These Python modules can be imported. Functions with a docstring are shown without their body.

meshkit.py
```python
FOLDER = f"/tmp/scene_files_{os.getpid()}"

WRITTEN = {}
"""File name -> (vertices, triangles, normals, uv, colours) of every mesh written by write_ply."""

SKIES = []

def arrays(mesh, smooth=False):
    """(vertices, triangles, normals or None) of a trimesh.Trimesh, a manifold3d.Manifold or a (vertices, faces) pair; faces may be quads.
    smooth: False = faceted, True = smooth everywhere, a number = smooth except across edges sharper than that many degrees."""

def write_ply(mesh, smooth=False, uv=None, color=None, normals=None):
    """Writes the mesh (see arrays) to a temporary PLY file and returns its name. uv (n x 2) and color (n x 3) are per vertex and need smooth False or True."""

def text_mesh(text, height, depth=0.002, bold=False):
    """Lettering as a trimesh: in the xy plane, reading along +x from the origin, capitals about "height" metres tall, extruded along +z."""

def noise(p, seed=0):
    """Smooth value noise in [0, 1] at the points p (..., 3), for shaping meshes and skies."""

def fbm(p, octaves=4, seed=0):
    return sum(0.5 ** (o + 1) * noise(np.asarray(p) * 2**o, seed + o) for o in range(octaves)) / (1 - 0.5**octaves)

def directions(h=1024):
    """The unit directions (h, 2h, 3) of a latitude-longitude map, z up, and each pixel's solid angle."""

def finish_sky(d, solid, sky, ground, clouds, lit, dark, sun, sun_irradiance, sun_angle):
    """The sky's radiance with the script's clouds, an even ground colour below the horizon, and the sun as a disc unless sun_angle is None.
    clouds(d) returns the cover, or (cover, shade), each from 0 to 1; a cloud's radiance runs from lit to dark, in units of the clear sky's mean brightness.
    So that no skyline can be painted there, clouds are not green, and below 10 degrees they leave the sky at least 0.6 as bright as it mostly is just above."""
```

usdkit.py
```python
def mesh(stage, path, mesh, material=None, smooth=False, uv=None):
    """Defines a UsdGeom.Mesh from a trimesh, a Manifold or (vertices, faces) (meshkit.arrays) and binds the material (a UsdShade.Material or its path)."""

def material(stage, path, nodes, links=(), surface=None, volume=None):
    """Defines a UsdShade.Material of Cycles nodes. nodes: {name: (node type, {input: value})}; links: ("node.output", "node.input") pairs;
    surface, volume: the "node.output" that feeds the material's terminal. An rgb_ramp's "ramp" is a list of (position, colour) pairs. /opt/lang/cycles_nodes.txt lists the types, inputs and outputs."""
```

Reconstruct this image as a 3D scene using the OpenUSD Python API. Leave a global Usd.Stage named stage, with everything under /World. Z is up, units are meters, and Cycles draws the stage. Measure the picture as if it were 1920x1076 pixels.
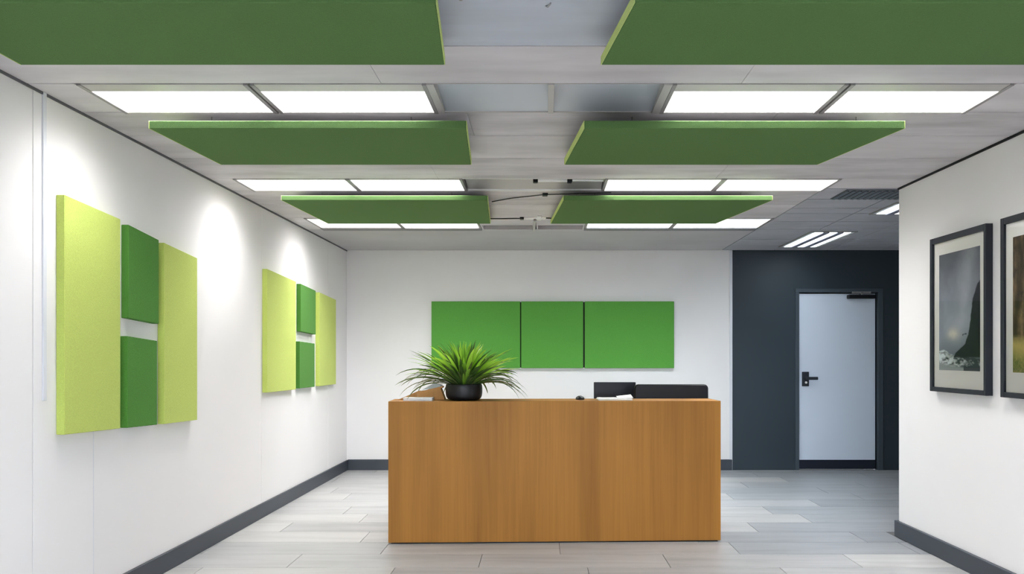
import math, random
import numpy as np
import trimesh
import usdkit, meshkit
from pxr import Gf, Sdf, Usd, UsdGeom, UsdLux, UsdShade, Vt

random.seed(7)
rng = np.random.default_rng(7)
stage = Usd.Stage.CreateInMemory()
UsdGeom.SetStageUpAxis(stage, 'Z')
UsdGeom.SetStageMetersPerUnit(stage, 1.0)
UsdGeom.Xform.Define(stage, '/World')
UsdGeom.Scope.Define(stage, '/World/Looks')

# ------------------------------------------------------------------ camera, sky, exposure
F, CX, CY, EYE = 1300.0, 980.0, 668.0, 1.34          # focal length and principal point in pixels of 1920x1076
cam = UsdGeom.Camera.Define(stage, '/World/camera')
HA = 36.0
cam.CreateHorizontalApertureAttr(HA)
cam.CreateVerticalApertureAttr(HA * 1076 / 1920)
cam.CreateFocalLengthAttr(HA * F / 1920)
cam.CreateHorizontalApertureOffsetAttr(-(CX - 960) / 1920 * HA)
cam.CreateVerticalApertureOffsetAttr((CY - 538) / 1920 * HA)
cam.CreateClippingRangeAttr((0.05, 200))
cam.AddTranslateOp().Set(Gf.Vec3d(0, 0, EYE))
cam.AddRotateXOp().Set(90.0)
cam.CreateExposureAttr(1.07)
LAMP = 36.0            # radiance of the lit ceiling diffusers
LAMP_WARM, LAMP_COOL = (1.0, 0.972, 0.968), (0.88, 0.95, 1.0)
sky = UsdLux.DomeLight.Define(stage, '/World/sky')      # overcast daylight, enters by the added unseen window behind the camera
sky.CreateIntensityAttr(2.3)
sky.CreateColorAttr(Gf.Vec3f(0.82, 0.87, 1.0))


def P(px, py, y):
    """The point at depth y that the photograph shows at pixel (px, py)."""
    return np.array([(px - CX) / F * y, y, EYE - (py - CY) / F * y])


# ------------------------------------------------------------------ helpers
taken = {}


def path_for(name, parent):
    base = parent.GetPath().AppendChild('x').GetParentPath() if parent else Sdf.Path('/World')
    n = taken.get((base, name), 0)
    taken[(base, name)] = n + 1
    return base.AppendChild(name if n == 0 else f'{name}_{n:03d}')


def tag(prim, label=None, cat=None, group=None, kind=None):
    for k, v in (('label', label), ('category', cat), ('group', group), ('kind', kind)):
        if v:
            prim.SetCustomDataByKey(k, v)
    return prim


def obj(name, mesh, mat, parent=None, smooth=False, label=None, cat=None, group=None, kind=None):
    p = path_for(name, parent)
    m = usdkit.mesh(stage, str(p), mesh, mat, smooth=smooth).GetPrim()
    return tag(m, label, cat, group, kind)


def thing(name, label, cat, group=None, kind=None):
    x = UsdGeom.Xform.Define(stage, path_for(name, None)).GetPrim()
    return tag(x, label, cat, group, kind)


def hexa(c, ch=0.0):
    """A hexahedron from c[i][j][k] (8 corner points) with chamfered edges."""
    c = np.asarray(c, float).reshape(2, 2, 2, 3)
    if ch <= 0:
        pts = c.reshape(-1, 3)
    else:
        pts = []
        for i in (0, 1):
            for j in (0, 1):
                for k in (0, 1):
                    p = c[i, j, k]
                    e = [c[1 - i, j, k] - p, c[i, 1 - j, k] - p, c[i, j, 1 - k] - p]
                    e = [v / np.linalg.norm(v) * min(ch, 0.45 * np.linalg.norm(v)) for v in e]
                    pts += [p + e[0] + e[1], p + e[0] + e[2], p + e[1] + e[2]]
    return trimesh.convex.convex_hull(np.array(pts))


def box(x0, x1, y0, y1, z0, z1, ch=0.0):
    return hexa([[[(x, y, z) for z in (z0, z1)] for y in (y0, y1)] for x in (x0, x1)], ch)


def skewbox(u0, u1, y0, y1, z0, z1, k=0.032, ch=0.0):
    return hexa([[[(u + k * y, y, z) for z in (z0, z1)] for y in (y0, y1)] for u in (u0, u1)], ch)


def slab(q, off, ch=0.0):
    """Quad q (4 points around) pushed by the vector off."""
    q = np.asarray(q, float)
    off = np.asarray(off, float)
    return hexa([[[q[0], q[0] + off], [q[3], q[3] + off]], [[q[1], q[1] + off], [q[2], q[2] + off]]], ch)


def quad(p):
    """A glass pane as one surface (the transparent closure does not refract, so a second face would be hit from inside)."""
    return np.array(p, float), np.array([[0, 1, 2], [0, 2, 3]])


def cat(*ms):
    return trimesh.util.concatenate(list(ms))


def tube(pts, r, n=8):
    pts = np.asarray(pts, float)
    d = np.gradient(pts, axis=0)
    d /= np.linalg.norm(d, axis=1, keepdims=True)
    v, f = [], []
    for p, t in zip(pts, d):
        a = np.cross(t, (0, 0, 1) if abs(t[2]) < .9 else (1, 0, 0))
        a /= np.linalg.norm(a)
        b = np.cross(t, a)
        for s in range(n):
            w = 2 * math.pi * s / n
            v.append(p + r * (math.cos(w) * a + math.sin(w) * b))
    m = len(pts)
    for i in range(m - 1):
        for s in range(n):
            a0, a1 = i * n + s, i * n + (s + 1) % n
            f += [(a0, a1, a1 + n), (a0, a1 + n, a0 + n)]
    v += [pts[0], pts[-1]]
    for s in range(n):
        f += [(len(v) - 2, (s + 1) % n, s), (len(v) - 1, (m - 1) * n + s, (m - 1) * n + (s + 1) % n)]
    t = trimesh.Trimesh(np.array(v), np.array(f), process=False)
    trimesh.repair.fix_normals(t)
    return t


def lathe(profile, n=48):
    return trimesh.creation.revolve(np.array(profile, float), sections=n)


def frame_xy(u0, u1, y0, y1, w, z0, z1, k=0.032, wy0=None):
    """A flat rectangular ring in the ceiling."""
    wy = w if wy0 is None else wy0
    return cat(skewbox(u0, u0 + w, y0, y1, z0, z1, k), skewbox(u1 - w, u1, y0, y1, z0, z1, k),
               skewbox(u0 + w, u1 - w, y0, y0 + wy, z0, z1, k), skewbox(u0 + w, u1 - w, y1 - w, y1, z0, z1, k))


# ------------------------------------------------------------------ materials
def mat(name, col, rough=0.5, spec=0.5, noise=None, bump=None, metallic=0.0, coat=0.0, sheen=0.0, diffuse_rough=0.0):
    """noise: (scale3, amount, detail) varies the colour; bump: (scale3, strength, distance)."""
    nodes = {'p': ('principled_bsdf', dict(base_color=col, roughness=rough, specular_ior_level=spec, metallic=metallic, coat_weight=coat,
                                           sheen_weight=sheen, diffuse_roughness=diffuse_rough)), 'g': ('geometry', {})}
    links = []
    if noise:
        sc, amt, det = noise
        nodes['m'] = ('mapping', {'scale': sc})
        nodes['n'] = ('noise_texture', {'scale': 1.0, 'detail': det, 'roughness': 0.55})
        c = np.array(col)
        nodes['r'] = ('rgb_ramp', {'ramp': [(0.3, tuple(np.clip(c * (1 - amt), 0, 1))), (0.7, tuple(np.clip(c * (1 + amt), 0, 1)))]})
        links += [('g.position', 'm.vector'), ('m.vector', 'n.vector'), ('n.fac', 'r.fac'), ('r.color', 'p.base_color')]
    if bump:
        sc, st, dist = bump
        nodes['bm'] = ('mapping', {'scale': sc})
        nodes['bn'] = ('noise_texture', {'scale': 1.0, 'detail': 3.0})
        nodes['b'] = ('bump', {'strength': st, 'distance': dist})
        links += [('g.position', 'bm.vector'), ('bm.vector', 'bn.vector'), ('bn.fac', 'b.height'), ('b.normal', 'p.normal')]
    return usdkit.material(stage, f'/World/Looks/{name}', nodes, links, surface='p.BSDF')


def emit(name, col, strength):
    return usdkit.material(stage, f'/World/Looks/{name}', {'e': ('emission', {'color': col, 'strength': strength})}, [], surface='e.emission')


M = {}
M['wall'] = mat('wall_paint', (0.81, 0.80, 0.795), 0.55, 0.3, noise=((1.2, 1.2, 0.5), 0.012, 2.0), bump=((180, 180, 180), 0.05, 0.002))
M['wall_gap'] = mat('wall_gap', (0.35, 0.35, 0.36), 0.8)
M['wall_strip'] = mat('wall_strip', (0.70, 0.72, 0.76), 0.4)
M['slate'] = mat('slate_wall_paint', (0.030, 0.044, 0.056), 0.5, 0.4, noise=((1.5, 1.5, 1.5), 0.06, 2.0))
M['slate_frame'] = mat('slate_frame_paint', (0.053, 0.073, 0.090), 0.4, 0.5)
M['skirting'] = mat('skirting_paint', (0.044, 0.053, 0.068), 0.42, 0.5, noise=((2, 2, 8), 0.08, 2.0))
M['ceiling'] = mat('ceiling_panel', (0.632, 0.608, 0.622), 0.6, 0.3, noise=((1.1, 5.0, 1.0), 0.14, 4.0))
M['ceiling_b'] = mat('ceiling_panel_stained', (0.576, 0.554, 0.570), 0.6, 0.3, noise=((1.6, 7.0, 1.0), 0.20, 5.0))
M['ceiling_blue'] = mat('ceiling_panel_blue', (0.522, 0.557, 0.621), 0.6, 0.3, noise=((1.3, 9.0, 1.0), 0.06, 4.0))
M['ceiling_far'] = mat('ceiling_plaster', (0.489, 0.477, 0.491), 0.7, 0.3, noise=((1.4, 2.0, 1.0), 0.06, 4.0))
M['ceiling_tile'] = mat('ceiling_tile', (0.437, 0.447, 0.487), 0.7, 0.3, noise=((2.0, 5.0, 1.0), 0.10, 4.0))
M['ceiling_gap'] = mat('ceiling_gap', (0.10, 0.10, 0.105), 0.9)
M['bezel'] = mat('light_bezel', (0.499, 0.483, 0.459), 0.45)
M['bezel_dark'] = mat('light_bezel_shade', (0.280, 0.269, 0.262), 0.45)
M['unlit'] = mat('unlit_diffuser', (0.576, 0.622, 0.660), 0.35)
M['bezel_dark2'] = mat('light_edge_trim', (0.16, 0.155, 0.165), 0.5)
M['lit_end'] = mat('lit_end_felt', (0.56, 0.68, 0.24), 0.9, 0.15, noise=((150, 150, 150), 0.05, 3.0))  # paler green for the panel ends, their lit look put into the colour
M['black'] = mat('black_plastic', (0.006, 0.0065, 0.009), 0.38, 0.25)
M['black_blue'] = mat('dark_monitor_plastic', (0.009, 0.012, 0.019), 0.35, 0.25)
M['pot'] = mat('pot_glaze', (0.006, 0.006, 0.007), 0.45, 0.4)
M['soil'] = mat('soil', (0.03, 0.02, 0.012), 0.95, 0.1, noise=((60, 60, 60), 0.5, 4.0))
M['white_plastic'] = mat('white_plastic', (0.88, 0.88, 0.86), 0.35)
M['grey_metal'] = mat('grey_metal', (0.35, 0.35, 0.36), 0.35, metallic=0.6)
M['paper'] = mat('paper', (0.86, 0.85, 0.82), 0.7, 0.2)
M['paper_grey'] = mat('paper_grey', (0.42, 0.45, 0.43), 0.7, 0.2)
M['card'] = mat('brown_card', (0.50, 0.255, 0.09), 0.75, 0.2, noise=((30, 30, 8), 0.08, 3.0))
M['mat_board'] = mat('mat_board', (0.874, 0.862, 0.829), 0.75, 0.2)
M['frame_black'] = mat('picture_frame', (0.012, 0.015, 0.023), 0.4, 0.35)
M['door'] = mat('door_paint', (0.674, 0.758, 0.875), 0.4, 0.4)
M['kick'] = mat('kick_plate', (0.007, 0.012, 0.024), 0.35, 0.5)
M['handle'] = mat('handle_metal', (0.035, 0.042, 0.055), 0.35, 0.5, metallic=0.3)
M['wire'] = mat('wire', (0.03, 0.03, 0.03), 0.5)
M['vent'] = mat('vent_metal', (0.13, 0.14, 0.155), 0.5)
M['added_window_frame'] = mat('added_window_frame', (0.7, 0.7, 0.7), 0.4)
felt_bump = ((330, 330, 330), 0.45, 0.004)
M['lime'] = mat('lime_felt', (0.498, 0.599, 0.137), 0.9, 0.15, noise=((150, 150, 150), 0.07, 3.0), bump=felt_bump, sheen=0.1)
M['forest'] = mat('forest_felt', (0.074, 0.228, 0.036), 0.9, 0.15, noise=((150, 150, 150), 0.08, 3.0), bump=felt_bump, sheen=0.05)
M['leafgreen'] = mat('leaf_green_panel', (0.092, 0.330, 0.045), 0.6, 0.25, noise=((60, 60, 60), 0.03, 2.0))
M['baffle'] = mat('ceiling_baffle_felt', (0.108, 0.205, 0.067), 0.9, 0.15, noise=((150, 150, 150), 0.05, 3.0), bump=felt_bump)
M['bounce_mask'] = mat('bounce_mask_board', (0.035, 0.035, 0.035), 0.9, 0.1)
M['added_ground_dark'] = mat('added_ground_dark', (0.09, 0.09, 0.092), 0.9, 0.2, noise=((3, 3, 3), 0.15, 4.0))
M['painted_shadow'] = mat('painted_shadow', (0.11, 0.11, 0.12), 0.6)
M['louvre'] = mat('louvre_metal', (0.24, 0.25, 0.34), 0.4)
M['gap_black'] = mat('panel_gap', (0.01, 0.02, 0.008), 0.8)


def lamp(name, col, strength, floor_, power):
    """A prismatic diffuser: most of its light goes straight down, little sideways."""
    nodes = {'w': ('layer_weight', {'blend': 0.5}), 'c': ('math', {'math_type': 'subtract', 'value1': 1.0}), 'q': ('math', {'math_type': 'power', 'value2': power}),
             's': ('math', {'math_type': 'multiply_add', 'value2': strength * (1 - floor_), 'value3': strength * floor_}), 'e': ('emission', {'color': col})}
    return usdkit.material(stage, f'/World/Looks/{name}', nodes, [('w.facing', 'c.value2'), ('c.value', 'q.value1'), ('q.value', 's.value1'), ('s.value', 'e.strength')], surface='e.emission')


M['lamp'] = lamp('lit_diffuser', LAMP_WARM, LAMP, 0.035, 2.9)
M['lamp_fill'] = lamp('added_fill_diffuser', LAMP_WARM, LAMP * 0.26, 0.04, 2.9)  # for the light rows added out of view
M['lamp_back'] = lamp('lit_diffuser_back', LAMP_WARM, LAMP * 0.5, 0.06, 2.6)
M['lamp_inner'] = lamp('lit_diffuser_inner', LAMP_WARM, LAMP * 1.1, 0.05, 2.6)
M['lamp_dim'] = lamp('lit_diffuser_dim', LAMP_COOL, LAMP * 0.7, 0.06, 2.5)
M['lamp_cool'] = lamp('lit_tube', LAMP_COOL, LAMP * 0.27, 0.2, 1.5)


def wood():
    nodes = {'g': ('geometry', {}),
             'm1': ('mapping', {'scale': (3.2, 3.2, 0.22)}), 'n1': ('noise_texture', {'scale': 1.0, 'detail': 3.0, 'roughness': 0.5, 'distortion': 0.6}),
             'm2': ('mapping', {'scale': (55, 55, 1.1)}), 'n2': ('noise_texture', {'scale': 1.0, 'detail': 4.0, 'roughness': 0.6, 'distortion': 0.3}),
             'r1': ('rgb_ramp', {'ramp': [(0.25, (0.27, 0.115, 0.020)), (0.45, (0.385, 0.172, 0.031)), (0.6, (0.43, 0.194, 0.035)), (0.75, (0.50, 0.235, 0.048))]}),
             'r2': ('rgb_ramp', {'ramp': [(0.3, (0.80, 0.78, 0.74)), (0.62, (1.0, 1.0, 1.0))]}),
             'mx': ('mix_color', {'blend_type': 'multiply', 'fac': 0.7}),
             'b': ('bump', {'strength': 0.06, 'distance': 0.002}),
             'p': ('principled_bsdf', {'roughness': 0.5, 'specular_ior_level': 0.2})}
    links = [('g.position', 'm1.vector'), ('m1.vector', 'n1.vector'), ('g.position', 'm2.vector'), ('m2.vector', 'n2.vector'),
             ('n1.fac', 'r1.fac'), ('n2.fac', 'r2.fac'), ('r1.color', 'mx.a'), ('r2.color', 'mx.b'), ('mx.result', 'p.base_color'),
             ('n2.fac', 'b.height'), ('b.normal', 'p.normal')]
    return usdkit.material(stage, '/World/Looks/desk_wood', nodes, links, surface='p.BSDF')


M['wood'] = wood()


def plank_mat(name, col, seed):
    c = np.array(col)
    nodes = {'g': ('geometry', {}),
             'm1': ('mapping', {'scale': (0.9, 9.0, 1.0), 'location': (seed * 3.7, seed * 1.9, 0)}), 'n1': ('noise_texture', {'scale': 1.0, 'detail': 5.0, 'roughness': 0.6, 'distortion': 0.5}),
             'r1': ('rgb_ramp', {'ramp': [(0.28, tuple(c * 0.80)), (0.5, tuple(c)), (0.72, tuple(np.clip(c * 1.12, 0, 1)))]}),
             'p': ('principled_bsdf', {'roughness': 0.36, 'specular_ior_level': 0.5})}
    links = [('g.position', 'm1.vector'), ('m1.vector', 'n1.vector'), ('n1.fac', 'r1.fac'), ('r1.color', 'p.base_color')]
    return usdkit.material(stage, f'/World/Looks/{name}', nodes, links, surface='p.BSDF')


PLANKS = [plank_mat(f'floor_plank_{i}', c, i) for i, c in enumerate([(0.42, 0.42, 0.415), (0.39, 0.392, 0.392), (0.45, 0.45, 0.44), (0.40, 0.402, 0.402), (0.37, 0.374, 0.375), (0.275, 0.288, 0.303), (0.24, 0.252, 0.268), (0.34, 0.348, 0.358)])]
M['floor_gap'] = mat('floor_gap', (0.14, 0.14, 0.135), 0.9)


def leaf_mat(name, col, trans):
    c = np.array(col)
    nodes = {'p': ('principled_bsdf', {'base_color': tuple(c), 'roughness': 0.4, 'specular_ior_level': 0.4}),
             't': ('translucent_bsdf', {'color': tuple(np.clip(c * 1.3, 0, 1))}), 'x': ('mix_closure', {'fac': trans})}
    return usdkit.material(stage, f'/World/Looks/{name}', nodes, [('p.BSDF', 'x.closure1'), ('t.BSDF', 'x.closure2')], surface='x.closure')


LEAVES = [leaf_mat('leaf_bright', (0.36, 0.62, 0.06), 0.3), leaf_mat('leaf_mid', (0.22, 0.44, 0.045), 0.28), leaf_mat('leaf_dark', (0.06, 0.125, 0.025), 0.2), leaf_mat('leaf_olive', (0.12, 0.16, 0.05), 0.2)]


def glass_mat():
    nodes = {'t': ('transparent_bsdf', {'color': (0.97, 0.98, 0.98)}), 'g': ('glossy_bsdf', {'color': (1, 1, 1), 'roughness': 0.01}),
             'f': ('fresnel', {'IOR': 1.22}), 'x': ('mix_closure', {})}
    return usdkit.material(stage, '/World/Looks/pane_glass', nodes, [('f.fac', 'x.fac'), ('t.BSDF', 'x.closure1'), ('g.BSDF', 'x.closure2')], surface='x.closure')


M['glass'] = glass_mat()
M['print'] = usdkit.material(stage, '/World/Looks/print_ink', {'a': ('attribute', {'attribute': 'paint'}), 'p': ('principled_bsdf', {'roughness': 0.6, 'specular_ior_level': 0.2})},
                             [('a.color', 'p.base_color')], surface='p.BSDF')

# ------------------------------------------------------------------ the room
YB, YR = 8.18, -2.4             # far wall, wall behind the camera
ZC = 2.59                       # ceiling
XE = 6.2                        # end of the corridor
YC = 5.154                      # where the right wall ends


def XL(y): return -2.403 + 0.04 * y


def XR(y): return 2.716 + 0.0154 * y


# floor: slab and planks laid across the room
fl = thing('floor', 'pale grey floor of long wood-look planks laid across the room', 'floor', kind='structure')
obj('slab', box(-3.0, XE + .2, YR - .2, YB + .3, -0.15, -0.006), M['floor_gap'], fl)
PD, y0, row = 0.298, 4.40, 0
ya = y0 - PD * 7
rows = []
while ya < YB - 0.01:
    rows.append((ya, min(ya + PD, YB)))
    ya += PD
starts = {0: 0}
for r, (a, b) in enumerate(rows):
    ph = (r * 0.437 + 0.13 * ((r * 7) % 3)) % 1.0
    x = -2.6 - ph * 1.22
    right = XR(a) - 0.03 * a if b < YC + 0.2 else XE
    while x < right:
        w = 1.22
        lo, hi = max(x, -2.6), min(x + w, right)
        if hi - lo > 0.03:
            g = 0.0020
            m = hexa([[[(max(u + 0.025 * y, XL(y) + .004) if u == lo else u + 0.025 * y, y, z) for z in (-0.006, 0.0)] for y in (a + g, b - g)] for u in (lo + g if lo == x else lo, hi - g)], 0.0008)
            obj('plank', m, PLANKS[int(rng.choice([5, 5, 6])) if (lo + hi) / 2 > 2.1 and a > 4.6 else int(rng.choice([7, 5, 4])) if (lo + hi) / 2 > 1.1 and a > 4.6 else int(rng.integers(0, 5))], fl)  # darker, cooler planks on the right paint in the shade there
        x += w
obj('near_boards', box(-2.5, 2.95, YR, rows[0][0] - .001, -0.006, 0.0), PLANKS[1], fl)

# walls
wl = thing('wall_left', 'long white left wall of tall panels with fine vertical joints', 'wall', kind='structure')
obj('core', hexa([[[(XL(y) + d, y, z) for z in (0, ZC + .15)] for y in (YR, YB + .02)] for d in (-.16, -.014)]), M['wall_gap'], wl)
cuts = [YR, 0.75, 3.22, 5.764, 7.49, YB]
for a, b in zip(cuts[:-1], cuts[1:]):
    obj('panel', hexa([[[(XL(y) + d, y, z) for z in (0, ZC + .1)] for y in (a + .002, b - .002)] for d in (-.014, 0)], 0.002), M['wall'], wl)
def wall_strip(ya, yb, z0, z1, d):
    return hexa([[[(XL(y) + e, y, z) for z in (z0, z1)] for y in (ya, yb)] for e in (0, d)], 0.001)
obj('cable_trunking', wall_strip(3.276, 3.298, 1.13, ZC, 0.008), M['wall_strip'], wl)
obj('joint_strip', wall_strip(3.643, 3.649, 0.13, 1.0, 0.0015), M['wall_strip'], wl)

obj('wall_back', box(-2.25, 2.467, YB, YB + .16, 0, ZC + .1), M['wall'], None, label='white far wall behind the reception desk carrying the green panels', cat='wall', kind='structure')
DX0, DX1, DZ = 3.215, 4.247, 2.139          # outside of the door frame
obj('wall_corridor', cat(box(2.467, DX0 + .02, YB, YB + .16, 0, ZC + .1), box(DX1 - .02, XE + .1, YB, YB + .16, 0, ZC + .1), box(DX0 + .02, DX1 - .02, YB, YB + .16, DZ - .02, ZC + .1)),
    M['slate'], None, label='dark slate blue far wall around the pale door', cat='wall', kind='structure')
obj('trim_1', box(2.440, 2.472, YB - .012, YB + .0, 0, ZC, 0.002), M['wall_strip'], None, label='thin pale corner strip between the white far wall and the slate wall', cat='trim', kind='structure')
obj('wall_right', hexa([[[(XR(y) + d, y, z) for z in (0, ZC + .1)] for y in (YR, YC)] for d in (0, .16)], 0.004), M['wall'], None, label='white right wall carrying two framed pictures', cat='wall', kind='structure')
obj('wall_corridor_near', box(XR(YC) + .16, XE + .1, YC - .16, YC, 0, ZC + .1), M['wall'], None, label='white corridor wall behind the end of the right wall', cat='wall', kind='structure')
obj('wall_corridor_end', box(XE, XE + .16, YC, YB, 0, ZC + .1), M['wall'], None, label='white end wall closing the corridor at right', cat='wall', kind='structure')
WX, WZ0, WZ1 = 1.9, 0.7, 2.3
obj('wall_rear', cat(box(-2.7, -WX, YR - .16, YR, 0, ZC + .1), box(WX, 3.0, YR - .16, YR, 0, ZC + .1), box(-WX, WX, YR - .16, YR, 0, WZ0), box(-WX, WX, YR - .16, YR, WZ1, ZC + .1)),
    M['wall'], None, label='white wall behind the viewer with one added wide window', cat='wall', kind='structure')
w1 = thing('window_1', 'added unseen wide window with a pale frame in the wall behind the viewer', 'window', kind='structure')  # window added behind the viewer to bring in bluish front light
obj('frame', cat(box(-WX, -WX + .05, YR - .12, YR - .06, WZ0, WZ1), box(WX - .05, WX, YR - .12, YR - .06, WZ0, WZ1), box(-.03, .03, YR - .12, YR - .06, WZ0, WZ1),
                 box(-WX, WX, YR - .12, YR - .06, WZ0, WZ0 + .05), box(-WX, WX, YR - .12, YR - .06, WZ1 - .05, WZ1)), M['added_window_frame'], w1)
for a, b in ((-WX + .05, -.03), (.03, WX - .05)):
    obj('pane', quad([(b, YR - .09, WZ0 + .05), (a, YR - .09, WZ0 + .05), (a, YR - .09, WZ1 - .05), (b, YR - .09, WZ1 - .05)]), M['glass'], w1)

obj('ground', box(-40, 40, -60, YR - .2, -.5, -.15), M['added_ground_dark'], None, label='unseen dark ground added outside the added window to cut upward daylight', cat='ground', kind='structure')  # added dark ground, keeps daylight from rising to the upper walls

# dark strips painted in as shadow lines where the ceiling meets the side walls
obj('trim_2', hexa([[[(XL(y) + d, y, z) for z in (ZC - .012, ZC + .001)] for y in (YR, YB)] for d in (0, .007)]), M['painted_shadow'], None, label='thin dark grey strip painting the shadow line between the left wall and the ceiling', cat='trim', kind='structure')
obj('trim_3', hexa([[[(XR(y) + d, y, z) for z in (ZC - .014, ZC + .001)] for y in (YR, YC)] for d in (-.008, 0)]), M['black'], None, label='thin black strip painting the shadow line between the right wall and the ceiling', cat='trim', kind='structure')

# skirtings
BH, BT = 0.12, 0.018
obj('baseboard_left', hexa([[[(XL(y) + d, y, z) for z in (0, BH)] for y in (YR, YB)] for d in (0, BT)], 0.003), M['skirting'], None, label='dark slate baseboard along the foot of the left wall', cat='baseboard', kind='structure')
obj('baseboard_back', box(XL(YB) + BT, 2.467, YB - BT, YB, 0, BH + .005, 0.003), M['skirting'], None, label='dark slate baseboard under the white far wall', cat='baseboard', kind='structure')
obj('baseboard_right', cat(hexa([[[(XR(y) + d, y, z) for z in (0, BH)] for y in (YR, YC + BT)] for d in (-BT - .006, 0)], 0.003),
                           box(XR(YC), 4.5, YC, YC + BT, 0, BH, 0.003)), M['skirting'], None, label='dark slate baseboard along the right wall and round its end', cat='baseboard', kind='structure')

# ceiling: slab, panels in rows across the room
ce = thing('ceiling', 'low grey ceiling of wide panels in rows with dark joints', 'ceiling', kind='structure')
obj('slab', box(-3.0, XE + .2, YR - .2, YB + .3, ZC + .10, ZC + .25), M['ceiling_gap'], ce)
K = 0.032
LIGHT_ROWS = [  # y of the row, y of the lit area, lit spans in u (left outer, left inner, right inner, right outer)
    (3.18, 3.556, 3.262, 3.545, (-2.13, -1.385, -1.335, -0.565), (0.607, 1.375, 1.425, 2.134)),
    (4.88, 5.235, 4.905, 5.215, (-2.177, -1.41, -1.375, -0.603), (0.447, 1.245, 1.285, 2.07)),
    (6.27, 6.83, 6.30, 6.725, (-2.16, -1.39, -1.355, -0.638), (0.404, 1.20, 1.24, 2.05))]


def ceiling_piece(u0, u1, ya, yb, m, dz=0.0, name='panel', wl_=False, wr_=False, g=0.0022):
    def X(u, y):
        if u is None:
            return XL(y) + .001
        if u == 'R':
            return XR(y) - .003
        return u + K * y
    lo, hi = u0, u1
    gx = g if name == 'tile' else .0007
    mm = hexa([[[(X(u, y) + (0 if (u is None or u == 'R') else s * gx), y, z) for z in (ZC + dz, ZC + dz + .02)] for y in (ya + g * 1.7, yb - g * 1.7)] for u, s in ((lo, 1), (hi, -1))], 0.0012)
    obj(name, mm, m, ce)


plain_rows = [(YR, -.2), (-.2, .9), (0.9, 1.9), (1.9, 2.795), (2.795, 3.18), (3.556, 3.935), (3.935, 4.38), (4.38, 4.88)]
for i, (a, b) in enumerate(plain_rows):
    m = M['ceiling_blue'] if b < 2.9 else (M['ceiling_b'] if i % 2 else M['ceiling'])
    dz = 0.0
    c = [None, -1.1 + .35 * (i % 3), 0.9 + .3 * (i % 2), 'R']
    if b < 2.9:
        c = [None, -1.6, 1.55, 'R']
    for u0, u1 in zip(c[:-1], c[1:]):
        ceiling_piece(u0, u1, a, b, m, dz)
# rows that hold the lights: the end pieces by the walls
for k, (a, b, la, lb, L, R) in enumerate(LIGHT_ROWS):
    ceiling_piece(None, L[0] - .03, a, b, M['ceiling'])
    if k == 0:
        ceiling_piece(R[3] + .03, 'R', a, b, M['ceiling'])
# between row B and row C
for a, b, m in ((5.235, 5.72, M['ceiling_b']), (5.72, 6.27, M['ceiling'])):
    for u0, u1 in ((None, -1.0), (-1.0, .75), (.75, 2.08)):
        ceiling_piece(u0, u1, a, b, m)
# plain plaster strip before the far wall
ceiling_piece(None, 2.08, 6.83, YB, M['ceiling_far'])
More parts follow.
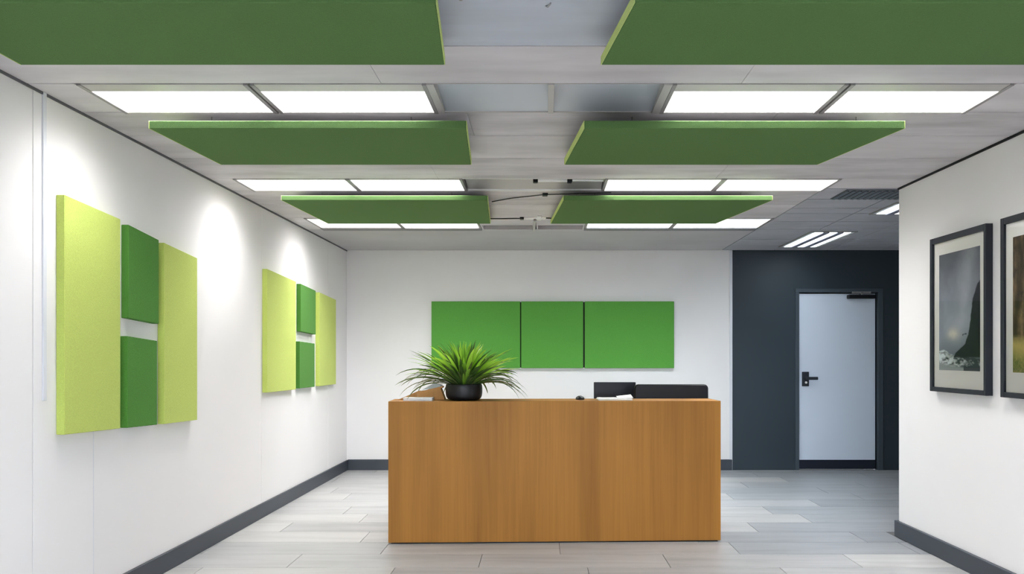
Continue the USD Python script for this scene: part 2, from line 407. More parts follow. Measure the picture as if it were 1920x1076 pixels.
# corridor: smaller tiles
ceiling_piece(2.10, 'R', 4.88, 5.16, M['ceiling'])
ty = [5.165, 5.52, 5.85, 6.07, 6.43, 6.83, 7.40, 7.82, YB]
for r, (a, b) in enumerate(zip(ty[:-1], ty[1:])):
    for c in range(6):
        u0, u1 = 2.085 + .62 * c, min(2.085 + .62 * (c + 1), XE - .3)
        xm, ym = (u0 + u1) / 2 + K * (a + b) / 2, (a + b) / 2
        if 2.1 + .62 * 1 - .01 < u1 and u0 < 2.085 + .62 and r in (5, 6) and False:
            continue
        ceiling_piece(u0, u1, a, b, M['ceiling_tile'], name='tile', g=0.005)

# ------------------------------------------------------------------ ceiling lights


def ceiling_light(u0, u1, a, b, la, lb, label, lit=True, lm='lamp', name='ceiling_light', cat_='ceiling light', edge=0.02, dark_lip=False):
    t = thing(name, label, cat_, 'flat light panels set in the ceiling' if lit else None)
    z0, z1 = ZC - 0.004, ZC + 0.045
    e = edge
    obj('bezel', skewbox(u0, u1, a, la, z0, z1, K), M['bezel'], t)
    obj('bezel', skewbox(u0, u1, lb, b, z0, z1, K), M['bezel'], t)
    for w0, w1 in ((u0 - e, u0), (u1, u1 + e)):
        obj('side_rail', skewbox(w0, w1, a, b, z0 - .004, z1, K, .001), M['bezel_dark'], t)
    obj('diffuser', skewbox(u0, u1, la, lb, ZC - .003, ZC + .009, K), M[lm] if lit else M['unlit'], t)
    if dark_lip:
        obj('edge_trim', skewbox(u0 - e, u1 + e, lb + .004, b + .004, ZC - .012, ZC - .0042, K, .002), M['bezel_dark2'], t, label='dark trim along the far edge')
    if lit:
        obj('housing', cat(skewbox(u0 - e, u1 + e, a, b, ZC + .046, ZC + .06, K)), M['bezel_dark'], t)
    return t


where = ['nearest', 'middle', 'farthest']
for k, (a, b, la, lb, L, R) in enumerate(LIGHT_ROWS):
    for (s, side) in ((L, 'left'), (R, 'right')):
        for (u0, u1, inner) in ((s[0], s[1], side == 'right'), (s[2], s[3], side == 'left')):
            ceiling_light(u0, u1, a, b, la, lb, f'lit white ceiling light panel in the {where[k]} visible row, {"inner" if inner else "outer"} one of its {side} pair', lm='lamp' if k < 2 else ('lamp_dim' if side == 'right' else 'lamp_inner' if inner else 'lamp_back'), dark_lip=k == 2)
for j, ya in enumerate((1.62, 0.0)):  # two unseen rows added to light the scene from the front
    for (u0, u1) in ((-2.15, -1.39), (-1.35, -.59), (.59, 1.35), (1.39, 2.13)):
        ceiling_light(u0, u1, ya - .06, ya + .33, ya, ya + .3, f'added fill light panel, unseen above the viewer, row {"just ahead" if j == 0 else "overhead"}, {"left" if u0 < 0 else "right"} {"outer" if abs(u0 + u1) > 3 else "inner"}', lm='lamp_fill')

# unlit fittings in the middle of the nearest row
ua, ub = -.565 + .02, .607 - .02
um = 1033 / 1.0
um = (1033 - CX) / F * 3.37 - K * 3.37
a, b = 3.18, 3.556
e = .03
u_left = (-.545, um - .0); u_right = (um, .587)
for (q0, q1, lab) in ((ua + .035, um - .014, 'unlit grey-blue ceiling panel between the nearest lights, left of the pale divider'), (um + .014, ub - .04, 'unlit grey-blue ceiling panel between the nearest lights, right of the pale divider')):
    t = thing('unlit_light_panel', lab, 'ceiling panel')
    obj('diffuser', hexa([[[(u + K * y, y, z + h) for h in (0, .008)] for y, z in ((a + .004, ZC + .055), (b - .012, ZC + .003))] for u in (q0, q1)]), M['unlit'], t)
    obj('frame', cat(skewbox(q0 - (.035 if q0 < 0 and q0 < um - .1 else .014), q0, a, b, ZC - .006, ZC + .06, K), skewbox(q1, q1 + (.014 if q1 < um else .04), a, b, ZC - .006, ZC + .06, K),
                     skewbox(q0, q1, b - .012, b, ZC - .002, ZC + .06, K), skewbox(q0, q1, a, a + .004, ZC, ZC + .06, K)), M['bezel'], t)
# open fitting with a bare tube in the middle of the second row
k, (a, b, la, lb, L, R) = 1, LIGHT_ROWS[1]
t = thing('open_light_fitting', 'pale open ceiling fitting with a bare tube between the middle light panels', 'light fitting')
u0, u1 = L[3] + .022, R[0] - .022
obj('tray', hexa([[[(u + K * y, y, z + h) for h in (0, .008)] for y, z in ((a + .01, ZC + .055), (b - .03, ZC + .006))] for u in (u0 + .004, u1 - .004)]), M['bezel'], t)
obj('frame', cat(skewbox(u0, u1, b - .03, b, ZC - .004, ZC + .06, K), skewbox(u0, u1, a, a + .01, ZC, ZC + .06, K)), M['white_plastic'], t)
p0, p1 = P(1004, 341, 4.97), P(1068, 341, 4.97)
zt = ZC + .012
tb = obj('tube', tube([(p0[0], 4.97, zt), (p1[0], 4.97, zt)], 0.013, 12), M['white_plastic'], t, smooth=40)
for xx in (p0[0], p1[0]):
    obj('end_cap', box(xx - .017, xx + .017, 4.95, 4.99, zt - .018, ZC + .05, .003), M['black'], t)
p2 = P(1132, 341, 4.97)
obj('tube_tail', tube([(p1[0] + .02, 4.97, zt), ((p1[0] + p2[0]) / 2, 4.97, zt), (p2[0], 4.97, zt)], 0.009, 10), M['white_plastic'], t, smooth=40)
# slots in the middle of the farthest row
k, (a, b, la, lb, L, R) = 2, LIGHT_ROWS[2]
u0, u1 = L[3] + .022, R[0] - .022
um2 = (1003 - CX) / F * 6.55 - K * 6.55
for q0, q1, lab in ((u0, um2 - .012, 'shallow dark grey ceiling slot, the left one beside the white bracket'), (um2 + .012, u1, 'shallow dark grey ceiling slot, the right one beside the white bracket')):
    t = thing('ceiling_slot', lab, 'ceiling slot')
    obj('tray', skewbox(q0 + .015, q1 - .015, 6.62, b - .01, ZC + .035, ZC + .045, K), M['vent'], t)
    obj('frame', cat(skewbox(q0, q1, a, 6.62, ZC, ZC + .05, K), skewbox(q0, q1, b - .01, b, ZC - .002, ZC + .05, K), skewbox(q0, q0 + .015, 6.62, b - .01, ZC, ZC + .05, K), skewbox(q1 - .015, q1, 6.62, b - .01, ZC, ZC + .05, K)), M['ceiling_b'], t)
# white bracket with cables
t = thing('ceiling_bracket', 'small white cross-shaped bracket with thin dark cables in the middle of the ceiling', 'bracket')
yb_ = 6.25
c0 = P(1003, 408, yb_)
zb = ZC - .012
obj('plate', cat(hexa([[[(c0[0] + sx * .10 + (0.0 if sx < 0 else .0), yb_ + sy * (.02 if sx < 0 else .045), z) for z in (zb, ZC + .001)] for sy in (-1, 1)] for sx in (-1, 1)], .003), box(c0[0] + .02, c0[0] + .06, yb_ - .09, yb_ + .09, zb + .002, ZC + .001, .003)), M['white_plastic'], t)
obj('stem', box(c0[0] - .012, c0[0] + .012, yb_ + .045, 6.86, ZC - .014, ZC - .0045, .002), M['bezel'], t)
obj('stud', tube([(c0[0], yb_, ZC - .03), (c0[0], yb_, ZC - .012)], .012, 10), M['grey_metal'], t)
obj('clip', box(c0[0] - .135, c0[0] - .10, yb_ - .03, yb_ + .03, ZC - .016, ZC + .0, .003), M['black'], t)
obj('cable', tube([(c0[0] - .55, yb_ + .03, ZC - .004), (c0[0] - .3, yb_ + .02, ZC - .006), (c0[0] - .12, yb_, ZC - .008)], .005, 6), M['wire'], t)
obj('cable', tube([(c0[0] + .10, yb_ - .02, ZC - .008), (c0[0] + .2, yb_ + .01, ZC - .006), (c0[0] + .42, yb_ - .10, ZC - .004)], .005, 6), M['wire'], t)
# loose black cable behind the second row
t = thing('ceiling_cable', 'thin black cable with a clip running across the ceiling behind the middle lights', 'cable')
yc = 5.33
c1 = P(1022, 363, yc)
obj('cable', tube([(c1[0] - .42, yc + .26, ZC - .004), (c1[0] - .25, yc + .12, ZC - .006), (c1[0], yc, ZC - .007), (c1[0] + .25, yc - .03, ZC - .007), (c1[0] + .50, yc - .06, ZC - .006)], .0035, 6), M['wire'], t)
obj('clip', box(c1[0] - .02, c1[0] + .02, yc - .03, yc + .03, ZC - .016, ZC, .003), M['black'], t)
# small dark hook in the nearest ceiling panel
t = thing('ceiling_hook', 'tiny dark hook and plug in the bluish ceiling between the nearest hanging panels', 'hook')
h = P(1035, 6, 2.47)
obj('plug', tube([(h[0], 2.45, ZC + .006), (h[0], 2.45, ZC + .02)], .010, 10), M['black'], t)
obj('hook', tube([(h[0] - .004, 2.45, ZC + .006), (h[0] - .006, 2.45, ZC - .004), (h[0] - .016, 2.465, ZC - .008), (h[0] - .022, 2.475, ZC + .002)], .0035, 6), M['grey_metal'], t)
obj('ceiling_screw', lathe([(0, -.006), (.006, -.005), (.010, 0), (.010, .013), (0, .013)], 16).apply_translation((P(865, 0, 2.45)[0], 2.425, ZC)), M['grey_metal'], None, smooth=30,
    label='tiny grey screw head in the bluish ceiling beside the front left hanging panel', cat='screw')

# corridor lights: three bright strips each


def strip_light(u0, u1, ya, yb, label):
    t = thing('strip_light', label, 'ceiling light', 'strip lights in the corridor ceiling')
    z0 = ZC - .004
    e = .02
    obj('bezel', frame_xy(u0, u1, ya, yb, e, z0 - .004, ZC + .0, K), M['bezel_dark'], t)
    obj('tray', skewbox(u0 + e, u1 - e, ya + e, yb - e, z0 - .001, ZC, K), M['unlit'], t)
    w = (u1 - u0 - 2 * e)
    for i in range(3):
        c = u0 + e + w * (i + .5) / 3
        obj('tube', skewbox(c - w * .082, c + w * .082, ya + e + .01, yb - e - .01, z0 - .006, z0 - .001, K, .002), M['lamp_cool'], t)
    for i in (1, 2):
        c = u0 + e + w * i / 3
        obj('louvre', skewbox(c - .030, c + .030, ya + e, yb - e, z0 - .012, z0 - .001, K, .002), M['louvre'], t)


strip_light(2.66, 3.13, 6.93, 7.90, 'three-strip corridor ceiling light in front of the pale door')
strip_light(2.845, 3.32, 5.62, 6.09, 'three-strip corridor ceiling light half hidden by the right wall')
# air grille
t = thing('air_grille', 'dark air grille in the corridor ceiling beside the end of the right wall', 'air vent')
obj('plate', skewbox(2.26, 2.80, 5.19, 5.49, ZC - .006, ZC - .001, K), M['vent'], t)
for i in range(11):
    u = 2.275 + i * .049
    obj('slat', hexa([[[(u + s * .010 + K * y, y, z) for z in (ZC - .014 - .002 * s, ZC - .0065)] for y in (5.205, 5.475)] for s in (-1, 1)], .001), M['slate_frame'], t)

# ------------------------------------------------------------------ hanging acoustic panels
HANG = [  # near y, near pixel row, far y, far pixel row, thickness, then (near left, near right, far left, far right) for the left and the right panel
    (2.20, 5.5, 2.75, 122.0, .034, (-173, 817, 40, 833), (1191, 2180, 1128, 1930), 2.5, ((120, 700), (1310, 1850))),
    (3.30, 241.0, 4.22, 309.0, .038, (280, 874, 415, 883), (1096, 1696, 1059, 1532), 3.62, ((397, 771), (1185, 1605))),
    (4.96, 375.5, 6.31, 419.5, .035, (528, 914, 616, 919), (1057, 1448, 1033, 1341), 5.30, ((604, 847), (1115, 1389)))]
hw = ['nearest the viewer', 'in the middle row', 'in the farthest row']
for k, (yn, pn, yf, pf, th, Lp, Rp, yw, wires) in enumerate(HANG):
    for side, q, wp in (('left', Lp, wires[0]), ('right', Rp, wires[1])):
        t = thing('hanging_acoustic_panel', f'green felt acoustic panel hung flat from the ceiling, {side} one {hw[k]}', 'acoustic panel', 'green acoustic panels hung under the ceiling')
        nl, nr, fl_, fr = P(q[0], pn, yn), P(q[1], pn, yn), P(q[2], pf, yf), P(q[3], pf, yf)
        obj('panel_body', slab([nl, nr, fr, fl_], (0, 0, th), 0.003), M['baffle'], t)
        for a_, b_, o_ in ((nl, fl_, -1), (nr, fr, 1)):
            d_ = np.array((o_ * .0035, 0, 0))
            obj('lit_end_face', slab([a_ + (o_ * .0002, 0, 0), b_ + (o_ * .0002, 0, 0), b_ + d_, a_ + d_], (0, 0, th), 0.0008), M['lit_end'], t, label='paler lime end face with its brightness painted in')  # thin paler skin paints the light falling on the end faces
        cen = (nl + nr + fr + fl_) / 4
        obj('bounce_mask_board', slab([cen + (p - cen) * np.array((.985, .97, .97)) + (0, 0, th) for p in (nl, nr, fr, fl_)], (0, 0, .003), 0), M['bounce_mask'], t, label='added dark board on the upper side that absorbs green bounce light')  # added unseen board, keeps green bounce off the ceiling and bezels
        for yy in (yw, yf - .15):
            f_ = (yy - yn) / (yf - yn)
            zt = nl[2] + (fl_[2] - nl[2]) * f_ + th
            for px in wp:
                x = (px - CX) / F * yw + (yy - yw) * .0
                obj('wire', tube([(x, yy, zt - .004), (x, yy, ZC + .004)], .0014, 6), M['wire'], t)

# ------------------------------------------------------------------ H-shaped panels on the left wall
TH = 0.042


def on_left(px, py, off):
    """The point of the plane that stands 'off' in front of the left wall, seen at the pixel."""
    y = (-2.403 + off) / ((px - CX) / F - 0.04)
    return P(px, py, y)


def wall_panel(x0, x1, tl, tr, br, bl, m, label, group):
    q = [on_left(x0, tl, TH), on_left(x1, tr, TH), on_left(x1, br, TH), on_left(x0, bl, TH)]
    return obj('wall_panel', slab(q, (-TH + .0005, 0, 0), 0.0025), m, None, label=label, cat='wall panel', group=group)


g1, g2 = 'panels of the near H on the left wall', 'panels of the far H on the left wall'
wall_panel(121, 226, 365, 411, 803, 815, M['lime'], 'lime green felt panel, wide left bar of the nearer H on the left wall', g1)
wall_panel(241, 298, 421, 450, 607, 596, M['forest'], 'dark green felt panel, upper middle piece of the nearer H on the left wall', g1)
wall_panel(239, 295, 630, 639, 796, 802, M['forest'], 'dark green felt panel, lower middle piece of the nearer H on the left wall', g1)
wall_panel(308, 370, 455, 484, 787, 795, M['lime'], 'lime green felt panel, right bar of the nearer H on the left wall', g1)
wall_panel(501, 555, 504, 528, 730, 736, M['lime'], 'lime green felt panel, wide left bar of the farther H on the left wall', g2)
wall_panel(564, 592, 532, 545, 627, 621, M['forest'], 'dark green felt panel, upper middle piece of the farther H on the left wall', g2)
wall_panel(562, 590, 640, 644, 725, 728, M['forest'], 'dark green felt panel, lower middle piece of the farther H on the left wall', g2)
wall_panel(599, 630, 548, 562, 720, 724, M['lime'], 'lime green felt panel, right bar of the farther H on the left wall', g2)

# ------------------------------------------------------------------ green panels on the far wall
yp = YB - .05
for x0, x1, lab in ((809, 975.3, 'left'), (977.2, 1093.5, 'narrow middle'), (1096.5, 1264, 'right')):
    A, B = P(x0, 565, yp), P(x1, 690, yp)
    t = thing('wall_panel', f'leaf green board on the far wall above the desk, {lab} one of three', 'wall panel', 'three green boards on the far wall')
    obj('board', box(A[0], B[0], yp, YB - .012, B[2], A[2], .003), M['leafgreen'], t)
    obj('batten', box(A[0] + .03, B[0] - .03, YB - .012, YB, B[2] + .03, A[2] - .03), M['black'], t)
A, B = P(975.3, 566, yp), P(977.2, 689.5, yp)
for x0, x1, lab in ((975.3, 977.2, 'left'), (1093.5, 1096.5, 'right')):
    A, B = P(x0, 566, yp), P(x1, 689, yp)
    obj('gap_strip', box(A[0] - .0002, B[0] + .0002, YB - .03, YB, B[2], A[2]), M['gap_black'], None, label=f'black recessed strip between the green boards on the far wall, {lab} one', cat='strip')

# ------------------------------------------------------------------ door at the end of the corridor
d = thing('door_1', 'pale blue-grey door with dark lever handle in the slate wall', 'door', kind='structure')
LX0, LX1, LZ = 3.262, 4.180, 2.088
yf = YB - .016
obj('door_frame', cat(box(DX0, LX0 - .004, yf, YB + .1, 0, LZ + .004, .003), box(LX1 + .004, DX1, yf, YB + .1, 0, LZ + .004, .003), box(DX0, DX1, yf, YB + .1, LZ + .004, DZ, .003)), M['slate_frame'], d)
obj('door_stop', cat(box(LX0 - .004, LX1 + .004, YB + .075, YB + .12, 0, LZ + .004)), M['black'], d)
obj('door_leaf', box(LX0, LX1 - .014, YB + .012, YB + .056, 0.012, LZ - .008, .002), M['door'], d)
obj('kick_plate', box(LX0 + .002, LX1 - .016, YB + .006, YB + .012, 0.014, 0.118, .001), M['kick'], d)
hp0, hp1 = P(1504, 697, YB), P(1517, 724, YB)
hd = obj('handle', box(hp0[0], hp1[0], YB - .002, YB + .012, hp1[2], hp0[2], .004), M['handle'], d, label='dark metal back plate of the door handle')
l0, l1 = P(1510, 709, YB), P(1530, 709, YB)
obj('lever', cat(tube([(l0[0], YB - .002, l0[2]), (l0[0], YB - .05, l0[2])], .010, 12), box(l0[0] - .014, l1[0], YB - .066, YB - .046, l0[2] - .018, l0[2] + .018, .006)), M['handle'], hd)
kc = P(1511, 717, YB)
obj('lock_cylinder', tube([(kc[0], YB - .002, kc[2]), (kc[0], YB - .010, kc[2])], .014, 14), M['white_plastic'], hd, label='white lock cylinder')
c0, c1 = P(1588, 553, YB), P(1640, 560, YB)
dc = obj('door_closer', box(c0[0], c1[0] - .008, YB - .05, YB + .012, c1[2], c0[2], .006), M['black'], d, label='black door closer on the top of the door')
a0, a1 = P(1595, 547, YB), P(1630, 551, YB)
obj('closer_arm', cat(box(a0[0], a1[0], YB - .045, YB - .02, a1[2], a0[2] , .003), box(a0[0] + .10, a0[0] + .13, YB - .045, YB - .02, c0[2] - .01, a0[2], .003)), M['grey_metal'], dc)

# ------------------------------------------------------------------ framed pictures on the right wall


def painted(nu, nv, fn, y_far, y_near, z0, z1, X):
    """A flat print on the right wall; fn(u, v) gives linear colours, u from the far end, v from the top."""
    u, v = np.meshgrid(np.linspace(0, 1, nu), np.linspace(0, 1, nv))
    y = y_far + (y_near - y_far) * u
    z = z1 + (z0 - z1) * v
    x = X + 0.0154 * y
    pts = np.stack([x, y, z], -1).reshape(-1, 3)
    i = np.arange(nu * nv).reshape(nv, nu)
    quads = np.stack([i[:-1, :-1], i[1:, :-1], i[1:, 1:], i[:-1, 1:]], -1).reshape(-1, 4)
    return (pts, quads), np.clip(fn(u, v) * 2.1, 0, 1).reshape(-1, 3)


def lin(*c):
    c = np.array(c) / 255.0
    return np.where(c < .04045, c / 12.92, ((c + .055) / 1.055) ** 2.4)


def mixc(a, b, t):
    t = np.clip(t, 0, 1)[..., None]
    return a * (1 - t) + b * t


def fb(u, v, su, sv, seed, oc=4):
    return meshkit.fbm(np.stack([u * su, v * sv, 0 * u + .5], -1), oc, seed)


def cliff(u, v):
    n = fb(u, v, 3, 4, 3)
    col = mixc(lin(74, 77, 84), lin(122, 127, 137), v * 1.5 + (n - .5) * .9)
    col = mixc(col, lin(150, 154, 160), np.exp(-((u - .75 + .35 * v) / .16) ** 2) * .45 * (n + .2))
    col = mixc(col, lin(96, 102, 112), (v - .62) * 4)
    glow = np.exp(-(((u - .36) / .13) ** 2 + ((v - .69) / .045) ** 2)) * (.6 + .8 * fb(u, v, 14, 26, 5))
    col = mixc(col, lin(176, 172, 160), glow * .8)
    # foreground rocks and foam
    rock = fb(u, v, 10, 40, 8)
    fg = mixc(lin(52, 58, 64), lin(170, 176, 178), (rock - .42) * 4 - (u - .45) * 1.6)
    shore = .845 + .05 * u + .02 * (fb(u, 0 * v, 9, 1, 4) - .5) - .03 * np.exp(-((u - .12) / .12) ** 2)
    col = mixc(col, fg, (v - shore) * 90)
    col = mixc(col, lin(118, 124, 126), ((v - .93 - .05 * u) * 40) * (u < .62))
    # dark headland
    edge = np.interp(v, [.0, .26, .30, .42, .58, .70, .78, .82, .85, .88], [1.2, 1.02, .93, .82, .77, .72, .64, .52, .42, .38]) + .03 * (fb(0 * u, v, 1, 22, 6) - .5)
    body = mixc(lin(27, 30, 36), lin(37, 40, 46), fb(u, v, 7, 16, 7))
    col = mixc(col, body, np.clip((u - edge) * 60, 0, 1) * np.clip((.90 - v) * 60, 0, 1))
    bird = (np.hypot((u - .60) / .012, (v - .705) / .006) < 1) | ((abs(v - .700 + .05 * (u - .6)) < .004) & (abs(u - .64) < .05))
    return np.where(bird[..., None], lin(50, 54, 60), col)


def woods(u, v):
    n = fb(u, v, 9, 12, 21)
    s = fb(u, v, 22, 3, 22)
    col = mixc(lin(56, 48, 38), lin(128, 106, 76), (n - .35) * 2 + (v - .3) * .4)
    col = mixc(col, lin(34, 31, 26), (s - .52) * 6 * (1.1 - v))
    trunk = np.exp(-((u - .1 - .05 * np.sin(v * 7)) / .07) ** 2)
    col = mixc(col, lin(44, 40, 32), trunk * .9 * (v < .74))
    col = mixc(col, lin(152, 140, 84), np.clip((v - .72) * 14, 0, 1) * (.55 + .5 * n))
    col = mixc(col, lin(78, 90, 46), np.clip((v - .80 - .12 * u) * 9, 0, 1) * fb(u, v, 30, 40, 23) * 1.5)
    trunk2 = np.exp(-((u - .62) / .09) ** 2)
    return mixc(col, lin(48, 44, 36), trunk2 * .7 * (v < .76))


def picture(y_far, label, fn):
    t = thing('framed_picture', label, 'picture', 'framed pictures on the right wall')
    y_near, z0, z1 = y_far - .578, 1.107, 2.126
    D, BW = .045, .03

    def bx(ya, yb, za, zb, d0, d1, ch=0.0):
        return hexa([[[(XR(y) - dd, y, z) for z in (za, zb)] for y in (ya, yb)] for dd in (d0, d1)], ch)
    obj('frame', cat(bx(y_far - BW, y_far, z0, z1, .001, D, .002), bx(y_near, y_near + BW * .7, z0, z1, .001, D, .002),
                     bx(y_near + BW * .7, y_far - BW, z1 - BW - .008, z1, .001, D, .002), bx(y_near + BW * .7, y_far - BW, z0, z0 + BW, .001, D, .002)), M['frame_black'], t)
    obj('mat_board', bx(y_near + BW * .7, y_far - BW, z0 + BW, z1 - BW - .008, .004, .031), M['mat_board'], t)
    (pts, quads), colr = painted(110, 200, fn, y_far - .087, y_far - .087 - .42, 1.25, 2.006, 2.716 - .0316)
    tri = np.vstack([quads[:, [0, 1, 2]], quads[:, [0, 2, 3]]])
    pth = path_for('print', t)
    mm = usdkit.mesh(stage, str(pth), (pts, tri), M['print'])
    UsdGeom.PrimvarsAPI(mm).CreatePrimvar('paint', Sdf.ValueTypeNames.Color3fArray, 'vertex').Set(Vt.Vec3fArray.FromNumpy(colr.astype(np.float32)))
    ya, yb, za, zb = y_near + BW * .7, y_far - BW, z0 + BW, z1 - BW - .008
    obj('glass', quad([(XR(yb) - .037, yb, za), (XR(ya) - .037, ya, za), (XR(ya) - .037, ya, zb), (XR(yb) - .037, yb, zb)]), M['glass'], t)


picture(4.673, 'black-framed print of a dark cliff under a stormy grey sky, farther one on right wall', cliff)
picture(3.968, 'black-framed print of brown woodland, nearer one on the right wall', woods)

# ------------------------------------------------------------------ reception desk
dk = thing('reception_desk', 'plain orange-brown wooden reception desk with a raised counter', 'desk')
fl0, fr0 = P(728, 1020, 4.945), P(1351.5, 1016, 5.015)
DT = 1.0185                                        # top of the counter
dirx = np.array([fr0[0] - fl0[0], fr0[1] - fl0[1], 0]); W = np.linalg.norm(dirx); dirx /= W
diry = np.array([-dirx[1], dirx[0], 0])
org = np.array([fl0[0], fl0[1], 0])


def D3(u, v, z): return org + dirx * u + diry * v + np.array([0, 0, z])


def dbox(u0, u1, v0, v1, z0, z1, ch=0.0):
    return hexa([[[D3(u, v, z) for z in (z0, z1)] for v in (v0, v1)] for u in (u0, u1)], ch)


obj('front_panel', dbox(0, W, 0, .03, .010, DT, .0015), M['wood'], dk)
obj('plinth', dbox(.02, W - .02, .012, .60, 0, .010), M['black'], dk, label='dark recessed plinth')
obj('counter_top', dbox(.022, W - .022, .03, .30, DT - .035, DT - .0005, .0015), M['wood'], dk)
obj('counter_back', dbox(.022, W - .022, .27, .295, .745, DT - .035), M['wood'], dk)
obj('worktop', dbox(.022, W - .022, .30, 1.0, .715, .745, .002), M['wood'], dk)
for u in (0, W - .022):
    obj('side_panel', cat(dbox(u, u + .022, .03, .30, .010, DT - .0005, .0015), dbox(u, u + .022, .30, 1.0, .010, .745, .0015)), M['wood'], dk)

# ------------------------------------------------------------------ plant
pc = P(870, 752, 5.125)
pc[2] = DT
pl = thing('potted_plant', 'bushy green plant of long arching blades in a squat black pot on the desk', 'plant')
prof = [(0, 0.0), (.098, 0.0), (.112, .004), (.124, .014), (.132, .030), (.1355, .055), (.136, .085), (.1335, .108), (.130, .117), (.126, .119), (.122, .116), (.120, .098), (0, .096)]
pm = lathe(prof, 64)
pm.apply_translation(pc)
obj('pot', pm, M['pot'], pl, smooth=40)
sm = lathe([(0, .094), (.1195, .094), (.1195, .098), (.08, .104), (.03, .108), (0, .108)], 40)
sm.apply_translation(pc)
obj('soil', sm, M['soil'], pl, smooth=40)


def blade(start, az, el, length, width, droop, twist, n=12):
    """An arching leaf with a shallow keel; el is the angle at the base, droop how far it bends down."""
    s = np.linspace(0, 1, n)
    pts = [np.array(start, float)]
    ang = el - droop * (s ** 1.6)
    for i in range(1, n):
        a = (ang[i] + ang[i - 1]) / 2
        pts.append(pts[-1] + length / (n - 1) * np.array([math.cos(a) * math.cos(az), math.cos(a) * math.sin(az), math.sin(a)]))
    pts = np.array(pts)
    side = np.array([-math.sin(az), math.cos(az), 0])
    tan = np.gradient(pts, axis=0)
    tan /= np.linalg.norm(tan, axis=1, keepdims=True)
    wv = width * np.clip(np.minimum(.35 + 2.2 * s, 1.0) * (1 - s ** 3.5), .02, 1)
    v = []
    for i in range(n):
        tw = twist * s[i]
        up = np.cross(side, tan[i]) * -1
        up /= np.linalg.norm(up)
        a = side * math.cos(tw) + up * math.sin(tw)
        b = np.cross(tan[i], a)
        v += [pts[i] - a * wv[i] / 2 + b * wv[i] * .18, pts[i] - a * wv[i] * .06, pts[i] + a * wv[i] * .06, pts[i] + a * wv[i] / 2 + b * wv[i] * .18]
    f = []
    for i in range(n - 1):
        for j in range(3):
            q = 4 * i + j
            f += [(q, q + 1, q + 5), (q, q + 5, q + 4)]
    return trimesh.Trimesh(np.array(v), np.array(f), process=False)


NL = 260
for i in range(NL):
    f_ = i / (NL - 1)                      # 0 = lowest, outermost; 1 = heart
    az = i * 2.39996 + rng.normal(0, .12)
    if f_ < .30 and math.sin(az) < -.55:    # towards the viewer: held clear of the pot
        el = rng.uniform(.45, .8); L_ = rng.uniform(.26, .36); dr = rng.uniform(.3, .6); w = rng.uniform(.018, .026); mi = rng.choice([2, 1, 3])
    elif f_ < .30:                            # drooping skirt
        el = rng.uniform(.25, .75); L_ = rng.uniform(.36, .50); dr = rng.uniform(1.0, 1.7); w = rng.uniform(.020, .031); mi = rng.choice([2, 2, 3])
    elif f_ < .62:
        el = rng.uniform(.50, .95); L_ = rng.uniform(.36, .47); dr = rng.uniform(.35, .95); w = rng.uniform(.026, .042); mi = rng.choice([1, 0, 2, 0])
    else:
        el = rng.uniform(.85, 1.5); L_ = rng.uniform(.29, .365); dr = rng.uniform(.15, .65); w = rng.uniform(.024, .036); mi = rng.choice([0, 0, 1, 1, 2])
    r0 = .055 * (1 - f_) + .006
    st = pc + np.array([r0 * math.cos(az), r0 * math.sin(az), .100])
    b_ = blade(st, az, el, L_, w, dr, rng.normal(0, .5))
    while b_.vertices[:, 2].min() < DT + .008:
        dr *= .9
        b_ = blade(st, az, el, L_, w, dr, 0.0)
    obj('leaf', b_, LEAVES[int(mi)], pl, smooth=True)

# ------------------------------------------------------------------ things on the desk
bxp = thing('cardboard_box', 'small brown cardboard box with an open flap behind the plant pot on the desk', 'box')
yB = 5.13
def prism_xz(pix, ya, yb):
    """A convex outline in the plane y = yB, given in photograph pixels, pushed back from ya to yb."""
    pts = [P(px, py, yB) for px, py in pix]
    return trimesh.convex.convex_hull(np.array([(p[0], y, max(p[2], DT)) for p in pts for y in (ya, yb)]))


obj('box_body', prism_xz([(784, 734), (826, 728), (834, 753), (784, 753)], yB, yB + .10), M['card'], bxp)
obj('flap', prism_xz([(784, 733), (787, 736), (750, 753), (746, 753)], yB - .004, yB + .10), M['card'], bxp)
obj('side_flap', prism_xz([(783.5, 733.5), (783.5, 753), (748, 753)], yB + .002, yB + .008), M['card'], bxp)
obj('top_flap', prism_xz([(800, 731), (829, 724), (830, 727), (801, 733.5)], yB + .002, yB + .10), M['card'], bxp)
obj('paper', prism_xz([(790, 731), (812, 719), (828, 722), (822, 728)], yB + .03, yB + .09), M['paper_grey'], bxp, label='grey-green folded sheet on top')


def sheets(name, label, x0, x1, ya, yb, n, seed, parent_cat='papers'):
    r = np.random.default_rng(seed)
    t = thing(name, label, parent_cat)
    z = DT
    for i in range(n):
        o, h = r.normal(0, .003, 2), .0045
        obj('sheet', box(x0 + o[0], x1 + o[0], ya + o[1], yb + o[1], z, z + h - .0006), M['paper'], t)
        z += h
    return t, z


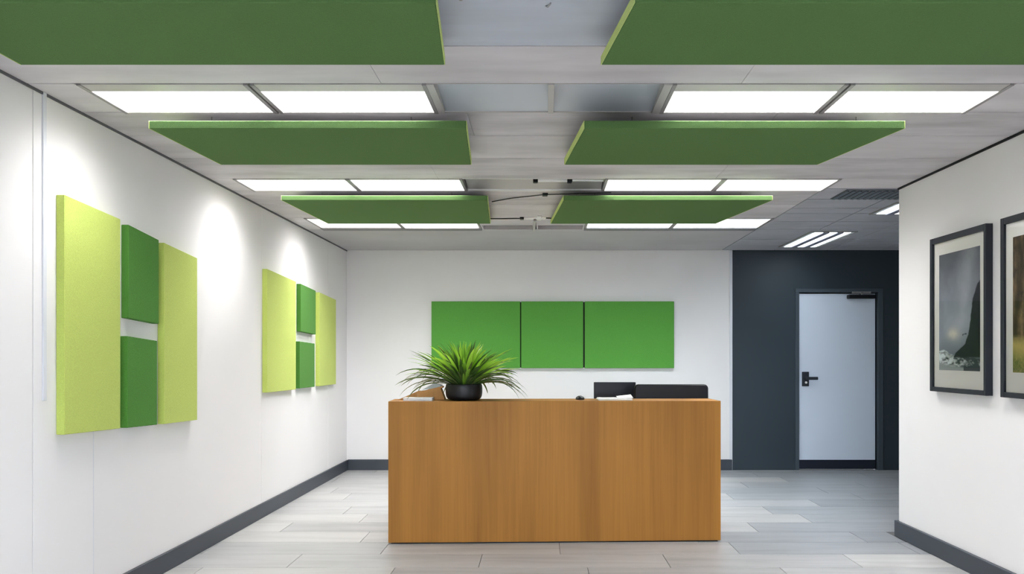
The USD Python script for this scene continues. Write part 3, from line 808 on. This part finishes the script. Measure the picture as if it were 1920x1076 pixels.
sheets('paper_stack', 'white paper stack in front of the cardboard box on the desk', P(757, 0, 5.03)[0], P(811, 0, 5.03)[0], 5.0, 5.11, 5, 1)
t, z = sheets('paper_stack', 'low white paper stack in front of the small monitor on the desk', P(1121, 0, 5.1)[0], P(1184, 0, 5.1)[0], 5.06, 5.22, 3, 2)
x1 = P(1184, 0, 5.1)[0]
obj('curled_sheet', slab([np.array((x1 - .1, 5.08, z)), np.array((x1 + .01, 5.08, z + .004)), np.array((x1 + .01, 5.20, z + .022)), np.array((x1 - .1, 5.20, z + .01))], (0, 0, .001)), M['paper'], t)
ms = thing('computer_mouse', 'small black domed computer mouse lying on the desk left of the monitors', 'mouse')
s = trimesh.creation.icosphere(3, 1.0)
s.apply_scale((.033, .05, .024))
s = trimesh.intersections.slice_mesh_plane(s, (0, 0, 1), (0, 0, -.004), cap=True, engine='earcut') if False else s
v = np.array(s.vertices); v[:, 2] = np.maximum(v[:, 2], -.004); s = trimesh.Trimesh(v, s.faces, process=False)
mp = P(1087.5, 0, 5.17)
s.apply_translation((mp[0], 5.17, DT + .004))
obj('shell', s, M['black'], ms, smooth=True)
obj('wheel', tube([(mp[0] - .003, 5.145, DT + .026), (mp[0] + .003, 5.145, DT + .026)], .006, 12), M['grey_metal'], ms)


def rounded_slab(x0, x1, z0, z1, ya, yb, r, mesh_edge=0.004):
    from shapely.geometry import box as sbox
    g = sbox(x0 + r, z0 + r, x1 - r, z1 - r).buffer(r, quad_segs=8)
    gi = g.buffer(-mesh_edge)
    a, b = np.array(g.exterior.coords)[:-1], np.array(gi.exterior.coords)[:-1]
    pts = [(x, ya + mesh_edge, z) for x, z in a] + [(x, yb - mesh_edge, z) for x, z in a] + [(x, ya, z) for x, z in b] + [(x, yb, z) for x, z in b]
    return trimesh.convex.convex_hull(np.array(pts))


def monitor(px0, px1, ptop, y, zb, r, m, label, edge):
    t = thing('computer_monitor', label, 'monitor')
    A, B = P(px0, ptop, y), P(px1, ptop, y)
    obj('back_cover', rounded_slab(A[0], B[0], zb, A[2], y, y + .035, r, edge), m, t, smooth=25)
    obj('screen', box(A[0] + .012, B[0] - .012, y + .035, y + .038, zb + .015, A[2] - .012), M['black'], t)
    xm = (A[0] + B[0]) / 2
    obj('stand_neck', box(xm - .03, xm + .03, y + .005, y + .03, .750, zb + .08, .004), M['black'], t)
    obj('stand_foot', box(xm - .12, xm + .12, y - .06, y + .12, .7455, .757, .005), M['black'], t)


monitor(1114, 1192, 716.5, 5.80, .83, .004, M['black_blue'], 'small square-cornered black monitor seen from behind, left one on the desk', .003)
monitor(1189.5, 1328.5, 720.5, 5.36, .84, .034, M['black'], 'wide black monitor with rounded corners seen from behind, right one on the desk', .010)
